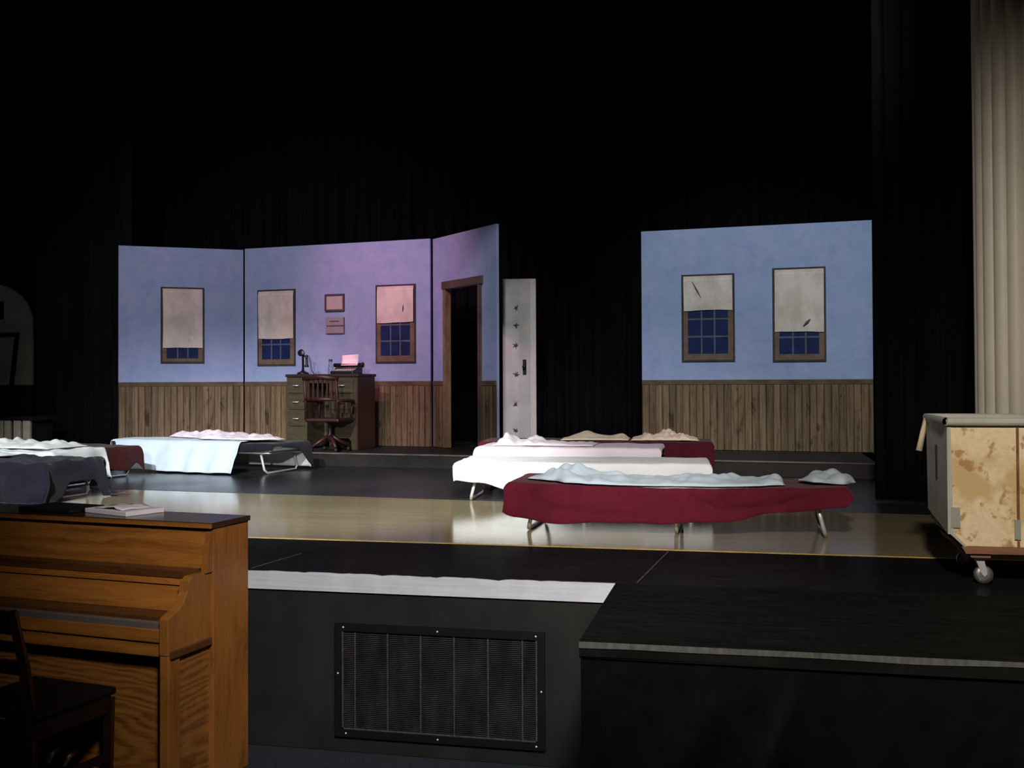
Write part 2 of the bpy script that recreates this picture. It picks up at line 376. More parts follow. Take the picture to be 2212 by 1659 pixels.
# stage floor: apron, pale wood strip, dance floor
struct(MB().prism([(-11, 4.545), (8, 4.545), (8, 5.44), (-11, 5.44)], 'z', S - 0.04, S).obj('floor_apron', M['apron_floor']))
struct(MB().prism([(-11, 5.465), (8, 5.465), (8, 6.5), (2, 7.08), (-11, 8.26)], 'z', S - 0.04, S).obj('floor_wood', M['wood_floor']))
struct(MB().prism([(-11, 8.26), (2, 7.08), (8, 6.5), (8, 14.0), (-11, 14.0)], 'z', S - 0.04, S + 0.0015).obj('floor_dance', M['dance_floor']))
struct(MB().box(-11, 8, 5.44, 5.465, S - 0.04, S + 0.002).obj('trim_1', M['yellow']))
# aluminium nosing along the stage lip, its upper paint edge chipped
random.seed(4)
mb = MB(); top = []; n = 240
for i in range(n + 1):
    x = -8 + 7.6 * i / n
    top.append((x, S - 0.004 - 0.012 * max(0, noise.noise(Vector((x * 6, 0, 1)))) - 0.008 * max(0, noise.noise(Vector((x * 21, 0, 7))))))
for i in range(n):
    mb.hexa([(top[i][0], 4.534, S - 0.088), (top[i + 1][0], 4.534, S - 0.088), (top[i + 1][0], 4.545, S - 0.088), (top[i][0], 4.545, S - 0.088)],
            [(top[i][0], 4.534, top[i][1]), (top[i + 1][0], 4.534, top[i + 1][1]), (top[i + 1][0], 4.545, top[i + 1][1]), (top[i][0], 4.545, top[i][1])])
struct(mb.obj('trim_2', M['alu']))
mb = MB()   # fine joints in the apron boards
mb.tube([(-0.455, 4.56, S + 0.0005), (-0.38, 5.435, S + 0.0005)], 0.0022, 6)
mb.tube([(-2.25, 4.56, S + 0.0005), (-2.195, 5.0, S + 0.0005)], 0.0018, 6)
mb.tube([(1.35, 4.56, S + 0.0005), (1.42, 5.435, S + 0.0005)], 0.0022, 6)
struct(mb.obj('trim_3', M['tape_grey']))

# set platform
th = thing('set_platform', 'low black platform carrying the painted set walls and the desk', 'platform', (0, 0, S))
pts = [(-7.14, 10.48), (1.14, 9.60), (1.14, 12.4), (-7.14, 12.6)]
MB().prism(pts, 'z', 0.003, PZ - S).obj('platform_deck', M['wood_black'], th)
mb = MB()
for a, b in [((-7.14, 10.48), (1.14, 9.60))]:
    mb.prism([(a[0], a[1] - 0.012), (b[0], b[1] - 0.012), (b[0], b[1] + 0.12), (a[0], a[1] + 0.12)], 'z', PZ - S, PZ - S + 0.004)
mb.obj('painted_lit_edge', M['platform_edge'], th)['label'] = 'greyish front edge of platform with light painted in'  # strip coloured to look like the lit front of the deck

# curtains
def curtain(name, label, p0, p1, z0, z1, amp, pitch, seed, parent=None):
    mb = MB(); p0 = Vector(p0 + (0,)); p1 = Vector(p1 + (0,)); d = p1 - p0; L = d.length; d.normalize(); nrm = Vector((d.y, -d.x, 0))
    n = int(L / pitch * 10); P = []
    zs = [z0, z0 + 0.5, z0 + 1.2, z0 + 2.5, z0 + 4, z1]
    for i in range(n + 1):
        s_ = L * i / n; row = []
        for z in zs:
            ph = 2 * pi * s_ / pitch + 1.3 * noise.noise(Vector((s_ * 1.1, seed, z * 0.15)))
            a = amp * (0.8 + 0.5 * noise.noise(Vector((s_ * 2, seed + 5, 0))))
            row.append(p0 + d * s_ + nrm * (a * sin(ph) + 0.35 * a * sin(2.3 * ph + 1)) + Vector((0, 0, z)))
        P.append(row)
    mb.grid(P)
    return tag(mb.obj(name, M['velvet'], parent, smooth=True, solid=0.004), label, 'curtain')
curtain('stage_curtain', 'wide black pleated curtain hanging behind the painted set walls', (-9.4, 13.0), (4.5, 12.9), S + 0.01, 8.4, 0.06, 0.19, 2)
curtain('leg_curtain', 'black pleated leg curtain beside the white fluted column', (0.90, 7.85), (2.9, 7.75), S + 0.02, 8.4, 0.035, 0.13, 9)
curtain('leg_curtain', 'black leg curtain between the grey arched scenery and the painted walls', (-8.44, 11.35), (-7.17, 11.35), S + 0.02, 8.4, 0.035, 0.13, 14)

# ------------------------------------------------------------------ painted set walls
def flat_root(label, p0, p1):
    d = Vector((p1[0] - p0[0], p1[1] - p0[1]))
    return thing('painted_set_wall', label, 'set wall', (p0[0], p0[1], PZ + 0.004), math.atan2(d.y, d.x), 'painted set walls'), d.length
HF = 2.335; WZ = 0.735
def flat_boards(r, segs, L):
    mb = MB()
    for x0, x1, z0, z1 in segs: mb.box(x0, x1, 0, 0.03, z0, z1)
    mb.obj('wall_panel', M['wall_paint'], r)
def wain(r, x0, x1, zb=0.0):
    MB().box(x0, x1, -0.008, 0.0, zb, WZ - 0.05).obj('wainscot', M['wainscot'], r)
    MB().box(x0, x1, -0.014, 0.0, WZ - 0.05, WZ).obj('chair_rail', M['rail'], r, bevel=0.003)
def window(r, x0, x1, z0, z1, zs, cols, bars, sash=None, bottom=0.06, tears=()):
    # zs: height where the shade ends; bars: heights of the horizontal muntins
    fr = MB(); w = 0.016
    fr.box(x0, x1, -0.012, 0, z0, z1)
    f = fr.obj('window_frame', M['win_edge'], r, bevel=0.002)
    pb = z0 + bottom; px0, px1 = x0 + 0.068, x1 - 0.068
    k = MB()
    k.box(x0 + 0.022, px0, -0.016, -0.012, z0 + 0.02, zs); k.box(px1, x1 - 0.016, -0.016, -0.012, z0 + 0.02, zs)
    k.box(px0, px1, -0.016, -0.012, z0 + 0.02, pb)
    k.obj('sash', M['win_frame'], f)
    MB().box(px0, px1, -0.0145, -0.012, pb, zs).obj('pane', M['pane'], f)
    k = MB()
    for c in range(1, cols):
        x = px0 + (px1 - px0) * c / cols + 0.004 * (c % 2); k.box(x - 0.008, x + 0.008, -0.0175, -0.0145, pb, zs)
    for z in bars: k.box(px0, px1, -0.018, -0.0145, z - 0.009, z + 0.009)
    k.obj('muntin', M['muntin'], f)
    # shade: a slightly bowed cloth with a roller fold at its top
    P = []
    for i in range(9):
        x = x0 + 0.024 + (x1 - x0 - 0.044) * i / 8
        P.append([(x + 0.006 * noise.noise(Vector((x * 3, z * 2, 3))), -0.020 - 0.006 * (z < z1 - 0.06) - 0.004 * noise.noise(Vector((x * 4, z * 4, 1))), z)
                  for z in [zs + 0.01 * noise.noise(Vector((x * 5, 0, zs))), zs + (z1 - zs) * .3, zs + (z1 - zs) * .6, z1 - 0.065, z1 - 0.05, z1 - 0.02]])
    sh = MB().grid(P).obj('window_shade', M['shade'], f, solid=0.003)
    for (ax, az, bx, bz, r0) in tears:
        MB().tube([(ax, -0.033, az), ((ax + bx) / 2, -0.034, (az + bz) / 2), (bx, -0.033, bz)], r0, 6, radii=[r0 * .3, r0, r0 * .3]).obj('tear', M['tear'], sh)
    return f

r, L = flat_root('blue painted set wall with one window, standing by the black leg curtain', (-7.13, 11.04), (-5.925, 11.79))
flat_boards(r, [(0, L, 0, HF)], L); wain(r, 0, L)
window(r, 0.467, 0.963, 0.956, 1.862, 1.142, 3, [], bottom=0.06)

r, L = flat_root('lilac painted set wall with two windows and the desk in front', (-5.86, 11.70), (-3.435, 11.36))
flat_boards(r, [(0, L, 0, HF)], L); wain(r, 0, L)
window(r, 0.183, 0.707, 0.920, 1.830, 1.245, 3, [1.175], bottom=0.08)
window(r, 1.767, 2.273, 0.938, 1.833, 1.400, 3, [1.19, 1.375], bottom=0.085, tears=[(2.12, 1.52, 2.13, 1.60, .008)])
midr = r
# certificate and notice hanging on that wall
m3 = Matrix.Translation((-5.86, 11.70, PZ + 0.004)) @ Matrix.Rotation(radians(-7.965), 4, 'Z')
def on_mid(name, label, cat, u, z):
    p = m3 @ Vector((u, 0, z)); return thing(name, label, cat, p, radians(-7.965))
c = on_mid('framed_certificate', 'small dark framed blank certificate hanging above the grey notice', 'picture', 1.235, 1.55)
mb = MB(); mb.box(-.128, .128, -0.022, -0.001, 0, .02).box(-.128, .128, -0.022, -0.001, .18, .20).box(-.128, -.108, -0.022, -0.001, .02, .18).box(.108, .128, -0.022, -0.001, .02, .18)
mb.obj('picture_frame', M['frame_purple'], c); MB().box(-.108, .108, -0.012, -0.001, .02, .18).obj('certificate', M['cert_paper'], c)
c = on_mid('wall_notice', 'grey card notice with dark lines of lettering below the certificate', 'sign', 1.238, 1.285)
mb = MB(); mb.box(-.125, .125, -0.010, -0.001, 0, .195); mb.obj('card', M['sign_paper'], c, bevel=0.002)
def line(x0, x1, z, h, sd):
    n = 40; up = [(x0 + (x1 - x0) * i / n, z + h * (.75 + .5 * noise.noise(Vector((i * .9, sd, 0))))) for i in range(n + 1)]
    dn = [(x0 + (x1 - x0) * i / n, z + h * (.1 + .4 * noise.noise(Vector((i * .9, sd, 5))))) for i in range(n + 1)]
    mb = MB()
    for i in range(n):
        mb.prism([dn[i], dn[i + 1], up[i + 1], up[i]], 'y', -.0115, -.009)
    bmesh.ops.remove_doubles(mb.b, verts=mb.b.verts, dist=1e-5)
    mb.obj('lettering', M['ink'], c)
line(-.07, .055, .140, .018, 1); line(-.11, .115, .086, .02, 2)
mb = MB(); mb.box(-.112, .112, -0.012, -0.009, -0.002, 0.010); mb.box(.115, .125, -0.012, -0.009, 0.005, .19); mb.obj('card_border', M['ink'], c)

r, L = flat_root('angled painted set wall with an open doorway and wooden casing', (-3.42, 11.42), (-2.456, 10.45))
ox0, ox1, oz = 0.30, 1.03, 1.745
flat_boards(r, [(0, ox0, 0, HF), (ox1, L, 0, HF), (ox0, ox1, oz, HF)], L)
wain(r, 0, 0.262); wain(r, 1.075, L)
MB().box(0.262, 0.30, -0.02, 0.0, 0, oz).obj('door_casing', M['casing'], r)
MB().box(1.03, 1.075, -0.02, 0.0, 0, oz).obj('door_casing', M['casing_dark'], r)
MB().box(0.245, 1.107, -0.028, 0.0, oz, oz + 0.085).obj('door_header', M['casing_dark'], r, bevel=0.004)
MB().box(0.30, 0.312, -0.02, 0.055, 0, oz).obj('door_jamb', M['casing'], r)
MB().box(1.018, 1.03, -0.02, 0.055, 0, oz).obj('door_jamb', M['casing'], r)

r, L = flat_root('free standing blue painted set wall with two half drawn window shades', (-1.072, 11.385), (1.265, 11.126))
flat_boards(r, [(0, L, 0, HF)], L); wain(r, 0, L)
window(r, 0.431, 0.987, 0.923, 1.850, 1.467, 3, [1.19, 1.375], bottom=0.085, tears=[(0.55, 1.77, 0.64, 1.60, .009)])
window(r, 1.372, 1.902, 0.914, 1.885, 1.222, 3, [1.168], bottom=0.08, tears=[(1.68, 1.275, 1.75, 1.35, .016)])

# padded white door standing open beyond the doorway
r = thing('padded_door', 'narrow white padded door with dark tufts standing in front of black curtain', 'door', (-2.633, 11.50, PZ + 0.004), radians(6))
wd_ = 0.40
P = []
for i in range(17):
    row = []
    x = 0.004 + 0.30 * i / 16
    for j in range(57):
        z = 1.86 * j / 56
        d = 0.014
        for tx, tz in ((.14, .18), (.14, .47), (.15, .80), (.15, 1.13), (.15, 1.35), (.15, 1.55)):
            rr = (x - tx) ** 2 + (z - tz) ** 2
            d -= 0.016 * exp(-rr / 0.0009) + 0.004 * exp(-rr / 0.006)
        row.append((x, -d, z))
    P.append(row)
mb = MB().grid(P)
mb.obj('door_padding', M['door_pad'], r, smooth=True)
MB().box(0, 0.305, 0.001, 0.04, 0, 1.86).obj('door_core', M['door_pad'], r)
MB().box(0.305, 0.375, -0.018, 0.045, 0, 1.87).obj('door_stile', M['door_edge'], r, bevel=0.004)
MB().box(0, 0.305, -0.016, 0.04, 1.86, 1.87).obj('door_top_rail', M['door_pad'], r)
random.seed(3)
for tx, tz in ((.14, .18), (.14, .47), (.15, .80), (.15, 1.13), (.15, 1.35), (.15, 1.55)):
    mb = MB()
    for k in range(7):
        a = 2 * pi * k / 7 + random.uniform(-.3, .3); l = random.uniform(.018, .042)
        mb.tube([(tx, -0.006, tz), (tx + l * .5 * cos(a), -0.012, tz + l * .5 * sin(a)), (tx + l * cos(a), -0.0145, tz + l * sin(a))], .004, 6, radii=[.007, .004, .0015])
    mb.obj('tuft', M['tuft'], r)['label'] = 'dark tuft hole'
hp = MB().box(.225, .265, -0.022, -0.012, .80, .97).obj('handle_plate', M['iron'], r, bevel=0.004)
MB().lathe([(.010, 0), (.010, .022), (.020, .03), (.022, .042), (.012, .052)], n=16).xf(Matrix.Translation((.245, -0.02, .89)) @ Matrix.Rotation(pi / 2, 4, 'X')).obj('door_knob', M['iron'], hp, smooth=True)

# ------------------------------------------------------------------ desk and what stands on it
DR = radians(-6)
DX, DY = -4.90, 10.78
r = thing('office_desk', 'olive brown pedestal desk with nickel drawer pulls before lilac wall', 'desk', (DX, DY, PZ + 0.004), DR)
DW, DD, DH = 0.86, 0.42, 0.815
def pedestal(x0, x1, name, arch=False):
    mb = MB()
    if arch:
        prof = [(x0, 0), (x0 + .06, 0), (x0 + .06, .08), (x0 + .09, .115), (x1 - .09, .115), (x1 - .06, .08), (x1 - .06, 0), (x1, 0), (x1, DH - .03), (x0, DH - .03)]
        mb.box(x0, x1, 0, DD, .125, DH - .03); mb.box(x0, x0 + .055, 0, DD, 0, .125); mb.box(x1 - .055, x1, 0, DD, 0, .125)
        mb.prism([(x0 + .055, .125), (x0 + .055, .08), (x0 + .085, .125)], 'y', 0, .03); mb.prism([(x1 - .055, .125), (x1 - .085, .125), (x1 - .055, .08)], 'y', 0, .03)
    else:
        mb.box(x0, x1, 0, DD, .02, DH - .03)
    p = mb.obj('pedestal', M['desk_wood'], r)
    for k in range(3):
        z = .25 + k * .18
        d = MB().box(x0 + .03, x1 - .03, -0.014, 0, z, z + .16).obj('drawer', M['desk_wood'], p, bevel=0.004)
        xm = (x0 + x1) / 2
        MB().tube([(xm - .035, -0.016, z + .085), (xm - .03, -0.034, z + .08), (xm + .03, -0.034, z + .08), (xm + .035, -0.016, z + .085)], .008, 8).obj('drawer_pull', M['pull'], d, smooth=True)
pedestal(0, .25, 'pedestal'); pedestal(.52, DW - .02, 'pedestal', True)
MB().box(DW - .02, DW, 0, DD, 0, DH - .03).obj('side_panel', M['desk_side'], r)
MB().box(.25, .52, DD - .03, DD, .1, DH - .03).obj('back_panel', M['desk_wood'], r)
MB().box(.25, .52, 0.02, .04, DH - .10, DH - .03).obj('apron', M['desk_wood'], r)
MB().box(-.01, DW + .015, -.02, DD + .01, DH - .03, DH).obj('desk_top', M['desk_top'], r, bevel=0.006)
m4 = Matrix.Translation((DX, DY, PZ + 0.004)) @ Matrix.Rotation(DR, 4, 'Z')
def on_desk(name, label, cat, u, v, rot=0.0):
    return thing(name, label, cat, m4 @ Vector((u, v, DH)), DR + rot)
# candlestick telephone
t_ = on_desk('candlestick_telephone', 'black candlestick telephone on the desk corner', 'telephone', .115, .15)
MB().lathe([(.065, 0), (.066, .012), (.055, .022), (.022, .034), (.014, .05)]).obj('base', M['phone'], t_, smooth=True)
MB().lathe([(.012, .045), (.012, .19), (.018, .20), (.018, .215)], n=16).obj('stem', M['phone'], t_, smooth=True)
MB().lathe([(.012, 0), (.022, .01), (.024, .03), (.03, .045), (.040, .062), (.036, .066)], n=18).xf(Matrix.Translation((0, .01, .225)) @ Matrix.Rotation(radians(15), 4, 'Y') @ Matrix.Rotation(radians(78), 4, 'X')).obj('mouthpiece', M['phone'], t_, smooth=True)
MB().lathe([(.022, 0), (.027, .012), (.014, .03), (.013, .10), (.018, .125), (.010, .135)], n=16).xf(Matrix.Translation((.045, 0, .08))).obj('receiver', M['phone'], t_, smooth=True)
MB().tube([(.0, 0, .195), (.03, 0, .2), (.045, 0, .205)], .006, 8).obj('hook', M['phone'], t_)
MB().tube([(.045, .0, .21), (.075, 0, .20), (.095, 0, .12), (.11, 0, .04), (.13, .01, .004), (.12, .03, .004)], .004, 6).obj('cord', M['phone'], t_, smooth=True)
# glass bottle
t_ = on_desk('glass_bottle', 'slender clear glass bottle standing on desk beside the typewriter', 'bottle', .445, .17)
MB().lathe([(.028, 0), (.030, .01), (.030, .07), (.024, .085), (.022, .13), (.020, .14)], n=18).obj('bottle_body', M['glass'], t_, smooth=True)
MB().lathe([(.021, .14), (.022, .145), (.020, .16), (.012, .166)], n=16).obj('bottle_cap', M['frame_purple'], t_, smooth=True)
# typewriter lit red
t_ = on_desk('typewriter', 'old black typewriter on the desk with a red lit sheet of paper', 'typewriter', .655, .14)
mb = MB(); mb.prism([(-.11, 0), (.13, 0), (.13, .075), (.02, .075), (-.02, .05), (-.11, .03)], 'x', -.14, .13); mb.obj('body', M['phone'], t_, bevel=0.006)
mb = MB()
for rr in range(4):
    for k in range(9): mb.lathe([(.007, 0), (.008, .006), (.006, .008)], (-.11 + .026 * k + .006 * rr, -.095 + .022 * rr, .034 + .005 * rr), 8)
mb.obj('keyboard', M['pull'], t_)
MB().tube([(-.18, .06, .098), (.155, .06, .098)], .022, 16).obj('platen', M['phone'], t_, smooth=True)
MB().lathe([(.024, 0), (.028, .004), (.028, .018), (.02, .022)], n=16).xf(Matrix.Translation((.155, .06, .098)) @ Matrix.Rotation(pi / 2, 4, 'Y')).obj('platen_knob', M['phone'], t_, smooth=True)
MB().tube([(.165, .05, .10), (.185, .02, .11), (.178, 0, .085)], .006, 8).obj('carriage_lever', M['phone'], t_, smooth=True)
P = [[(-.085 + .2 * i / 8 + .006 * j * .1, .034 + .012 * j - .0015 * j * j, .095 + .018 * j + .004 * i * .25 * j * .25) for j in range(7)] for i in range(9)]
MB().grid(P).obj('paper_sheet', M['paper'], t_, smooth=True, solid=0.0015)

# wooden swivel chair in front of the desk
r = thing('swivel_chair', 'dark red brown wooden swivel armchair in front of the desk', 'chair', (-4.27, 10.47, PZ + 0.004), radians(174))
# its seat faces the desk (local -y is its back)
for a in range(4):
    an = pi / 4 + a * pi / 2
    lg = MB().tube([(.02 * cos(an), .02 * sin(an), .16), (.10 * cos(an), .10 * sin(an), .11), (.20 * cos(an), .20 * sin(an), .05)], .018, 8, radii=[.022, .02, .015]).obj('leg', M['swivel_wood'], r, smooth=True)
    MB().lathe([(.010, 0.0), (.02, .01), (.02, .03), (.010, .042)], (.20 * cos(an), .20 * sin(an), 0), 12).obj('caster', M['rubber'], lg, smooth=True)
MB().lathe([(.03, .10), (.035, .16), (.02, .2), (.02, .29), (.06, .305)]).obj('pedestal_post', M['iron'], r, smooth=True)
mb = MB(); mb.box(-.2, .2, -.19, .19, .31, .35); mb.obj('seat', M['swivel_wood'], r, bevel=0.02)
bk = lambda z: .17 + .10 * (z - .35)
for sx in (-1, 1):
    MB().tube([(sx * .185, bk(.33), .33), (sx * .185, bk(.58), .58), (sx * .18, bk(.775), .775)], .016, 8).obj('back_post', M['swivel_wood'], r, smooth=True)
    ar = MB().tube([(sx * .19, .2, .53), (sx * .205, .02, .535), (sx * .2, -.14, .525), (sx * .19, -.17, .50)], .02, 8, radii=[.016, .02, .022, .016]).obj('armrest', M['swivel_wood'], r, smooth=True)
    MB().tube([(sx * .19, -.11, .345), (sx * .198, -.12, .52)], .014, 8).obj('arm_post', M['swivel_wood'], ar, smooth=True)
mb = MB(); mb.tube([(-.20, bk(.77) - .01, .765), (0, bk(.77) + .02, .785), (.20, bk(.77) - .01, .765)], .028, 10); mb.obj('top_rail', M['swivel_wood'], r, smooth=True)
MB().tube([(-.18, bk(.55), .55), (0, bk(.55) + .02, .55), (.18, bk(.55), .55)], .02, 8).obj('lower_rail', M['swivel_wood'], r, smooth=True)
for k in range(6):
    x = -.135 + .054 * k
    MB().box(x - .010, x + .010, bk(.65) - .006 + .01, bk(.65) + .016, .55, .765).obj('back_slat', M['swivel_wood'], r)

# ------------------------------------------------------------------ cots and bedding
COT_GROUP = 'folding cots on the stage'
def make_cot(label, x, y, rot, L=1.85, W=0.60, h=0.27, legs=None):
    r = thing('folding_cot', label, 'bed', (x, y, S), radians(rot), COT_GROUP)
    fz = h - 0.075
    mb = MB()
    ring = [(-L / 2 + .05, -W / 2 + .02), (L / 2 - .05, -W / 2 + .02), (L / 2 - .02, -W / 2 + .05), (L / 2 - .02, W / 2 - .05), (L / 2 - .05, W / 2 - .02),
            (-L / 2 + .05, W / 2 - .02), (-L / 2 + .02, W / 2 - .05), (-L / 2 + .02, -W / 2 + .05), (-L / 2 + .05, -W / 2 + .02)]
    mb.tube([(a, b, fz) for a, b in ring], .013, 10, cap=False); mb.obj('side_rails', M['steel'], r, smooth=True)
    MB().box(-L / 2 + .03, L / 2 - .03, -W / 2 + .03, W / 2 - .03, fz - .006, fz + .008).obj('deck', M['duck'], r)
    for lx, dx in (legs or ((-L / 2 + .14, -.05), (0.02, .0), (L / 2 - .14, .05))):
        w = W / 2 - .035
        mb = MB(); mb.tube([(lx, -w, fz), (lx + dx * .8, -w, .045), (lx + dx, -w + .03, .0135), (lx + dx, w - .03, .0135), (lx + dx * .8, w, .045), (lx, w, fz)], .0115, 10)
        mb.obj('leg', M['chrome'], r, smooth=True)
    P = []
    mb = MB(); mb.box(-L / 2, L / 2, -W / 2, W / 2, fz + .014, h - .006); mb.obj('mattress', M['mattress'], r, bevel=0.02)
    return r

def lerp_list(lst):
    def f(u):
        if callable(lst): return lst(u)
        if isinstance(lst, (int, float)): return lst
        if u <= lst[0][0]: return lst[0][1]
        for (a, va), (b, vb) in zip(lst, lst[1:]):
            if u <= b:
                q = (u - a) / (b - a); q = q * q * (3 - 2 * q); return va + (vb - va) * q
        return lst[-1][1]
    return f

def cloth(name, label, cat, mat, x, y, rot, L=1.85, W=0.60, h=0.27, lift=.006, u0=None, u1=None, eF=.15, eB=.1, sag=0.0, top=.006, fold=.012, foldk=18,
          flare=.10, seed=0, nx=110, ny=44, thick=.004, group=None, rag=.01, v1=None, floorz=0.006, endflare=.12, creases=()):
    """a sheet laid over a cot: u along the length, v across; what passes an edge hangs down, what reaches the floor spreads"""
    u0 = -L / 2 - .02 if u0 is None else u0; u1 = L / 2 + .02 if u1 is None else u1
    eF = lerp_list(eF); eB = lerp_list(eB); u1f = lerp_list(u1); P = []; r = .022
    N = lambda a, b, c=0.0: noise.noise(Vector((a + seed * 3.7, b - seed * 1.9, c + seed)))
    for i in range(nx + 1):
        row = []
        for j in range(ny + 1):
            q = j / ny
            e0, e1 = eF(L / 2 - .05), eB(L / 2 - .05)
            ub = u0 + (u1f(-W / 2 - e0 + (W + e0 + e1) * q) - u0) * i / nx
            u = ub + rag * N(q * 6, 4, i > nx / 2) * (1 if i in (0, nx) else 0.3)
            va = -W / 2 - eF(u) - rag * N(u * 5, 9); vb = (W / 2 + eB(u)) if v1 is None else lerp_list(v1)(u) + rag * N(u * 7, 2)
            v = va + (vb - va) * q
            su = 1 if u > 0 else -1; sv = 1 if v > 0 else -1
            du = max(0, abs(u) - L / 2); dv = max(0, abs(v) - W / 2)
            cu = su * min(abs(u), L / 2); cv = sv * min(abs(v), W / 2)
            bu = r * (1 - exp(-du / r)); bv = r * (1 - exp(-dv / r))
            d = max(du, dv) + .25 * min(du, dv)
            b = max(bu, bv)
            z = h + lift - max(0, d - b)
            # wrinkles on top, folds in the hang
            z += top * (N(u * 5, v * 7) + .6 * abs(N(u * 11, v * 9, 3))) * (1 if d < .02 else max(0, 1 - d / .08))
            z -= sag * (1 - (2 * u / L) ** 2) * (1 if abs(u) < L / 2 else 0)
            ff = min(1.0, d / .12)
            ou = bu * su + su * (endflare * du + fold * ff * sin(foldk * v + 2.5 * N(v * 3, seed))) * (du > 0)
            ov = bv * sv + sv * (flare * dv + fold * ff * (sin(foldk * u + 3.0 * N(u * 2.2, 1)) + .7 * N(u * 9, dv * 8))) * (dv > 0)
            if dv > 0 and v < 0:
                for ua, da, uc, dc_, w_, dp in creases:
                    A_ = Vector((ua, da)); B_ = Vector((uc, dc_)); p_ = Vector((u, dv)); q_ = max(0, min(1, (p_ - A_).dot(B_ - A_) / (B_ - A_).length_squared))
                    e_ = (p_ - A_ - (B_ - A_) * q_).length
                    ov += dp * exp(-(e_ / w_) ** 2) * (1 - .6 * abs(2 * q_ - 1))
            px, py, pz = cu + ou, cv + ov, z
            if pz < floorz:
                ex = floorz - pz
                if dv >= du: py += sv * ex * .7; px += su * ex * .35 * (du > 0)
                else: px += su * ex * .7
                pz = floorz + .004 + .012 * abs(N(px * 9, py * 9)) + .03 * (1 - exp(-ex * 6)) * abs(N(px * 14, py * 5, 2))
            row.append((px, py, pz))
        P.append(row)
    o = MB().grid(P).obj(name, mat, None, smooth=True, solid=thick)
    place(o, (x, y, S), radians(rot)); return tag(o, label, cat, group)

def heap(name, label, cat, mat, x, y, rot, z, xs, y0, y1, hgt, seed=0, ridged=9.0, nx=90, ny=22, group=None, base=.0, sag=0.0, L=1.84):
    """a crumpled cloth lying on a bed: a ridged height field inside a ragged outline"""
    y0 = lerp_list(y0); y1 = lerp_list(y1); hgt = lerp_list(hgt); P = []
    N = lambda a, b, c=0.0: noise.noise(Vector((a + seed * 2.3, b + seed * 5.1, c)))
    for i in range(nx + 1):
        u = xs[0] + (xs[1] - xs[0]) * i / nx; row = []
        e = min(1, min(i, nx - i) / 5)
        for j in range(ny + 1):
            q = j / ny; a, b = y0(u), y1(u)
            v = a + (b - a) * q + .012 * N(u * 8, q * 3, 5)
            s_ = (sin(pi * q)) ** .45 * (e ** .5)
            w = abs(N(u * ridged, v * ridged * .8)) + .5 * abs(N(u * ridged * 2.1, v * ridged * 1.6, 2)) + .35
            row.append((u + .01 * N(u * 6, v * 6, 8), v, base + hgt(u) * w * s_ - sag * (1 - (2 * u / L) ** 2)))
        P.append(row)
    mb = MB().grid(P)
    # underside so that the heap is a closed body
    o = mb.obj(name, mat, None, smooth=True, solid=.004)
    place(o, (x, y, z), radians(rot)); return tag(o, label, cat, group)

BG = 'blankets and sheets on the cots'
# --- H: nearest, maroon
hc = dict(x=-0.40, y=6.27, rot=0.0, L=1.84, h=0.275)
make_cot('cot under the maroon blanket nearest the yellow line', hc['x'], hc['y'], 0, 1.84, .60, .275)
cloth('blanket', 'maroon blanket hanging over the front of the nearest cot', 'blanket', M['maroon'], **hc, u0=-.97, u1=.99,
      eF=[(-.97, .18), (-.90, .215), (-.72, .235), (-.1, .215), (.25, .20), (.55, .155), (.75, .14), (.92, .12), (1.0, .05)], eB=.06, creases=((.08, .04, .31, .17, .018, .022), (.25, .03, .29, .12, .014, .02), (.26, .13, .60, .11, .016, .018), (.56, .11, .76, .05, .016, .02), (-.7, .15, -.2, .19, .02, .012)), nx=170, ny=60, sag=.022, fold=.013, foldk=9, flare=.06, seed=1, group=BG, endflare=.5)
heap('bed_sheet', 'long crumpled pale blue sheet along the top of the nearest maroon cot', 'sheet', M['blue_white'], -.40, 6.27, 0, S + .292, (-.85, .62),
     [(-.85, -.16), (-.68, -.22), (-.60, -.30), (-.45, -.315), (-.1, -.30), (.3, -.30), (.62, -.24)], [(-.85, .05), (-.6, .20), (-.2, .22), (.3, .24), (.62, .02)],
     [(-.85, .03), (-.66, .085), (-.5, .06), (-.15, .03), (.1, .06), (.3, .05), (.45, .035), (.62, .07)], seed=3, ridged=6, base=.006, sag=.021, group=BG)
heap('pillow', 'small rumpled white pillow at the raised end of the nearest maroon cot', 'pillow', M['blue_white'], -.40, 6.27, 0, S + .29, (.70, 1.0),
     [(.70, -.05), (.78, -.16), (.92, -.24), (1.0, -.14)], [(.70, .0), (.8, .18), (1.0, .08)], [(.70, .01), (.8, .055), (.9, .075), (1.0, .05)], seed=6, base=.004, ridged=5, nx=40, group=BG)
# --- G: white
gc = dict(x=-1.16, y=7.72, rot=4.0, L=1.78, h=0.275)
make_cot('cot under the long white sheet behind the nearest maroon cot', -1.16, 7.72, 4, 1.78, .60, .275)
cloth('bed_sheet', 'plain white sheet with a bright drooping end behind the nearest maroon cot', 'sheet', M['white_sheet'], **gc, u0=-.93, u1=.95,
      eF=[(-.93, .14), (-.75, .16), (-.5, .21), (-.38, .27), (-.25, .2), (0, .13), (.9, .13)], eB=.08, fold=.007, foldk=14, flare=.05, seed=5, group=BG)
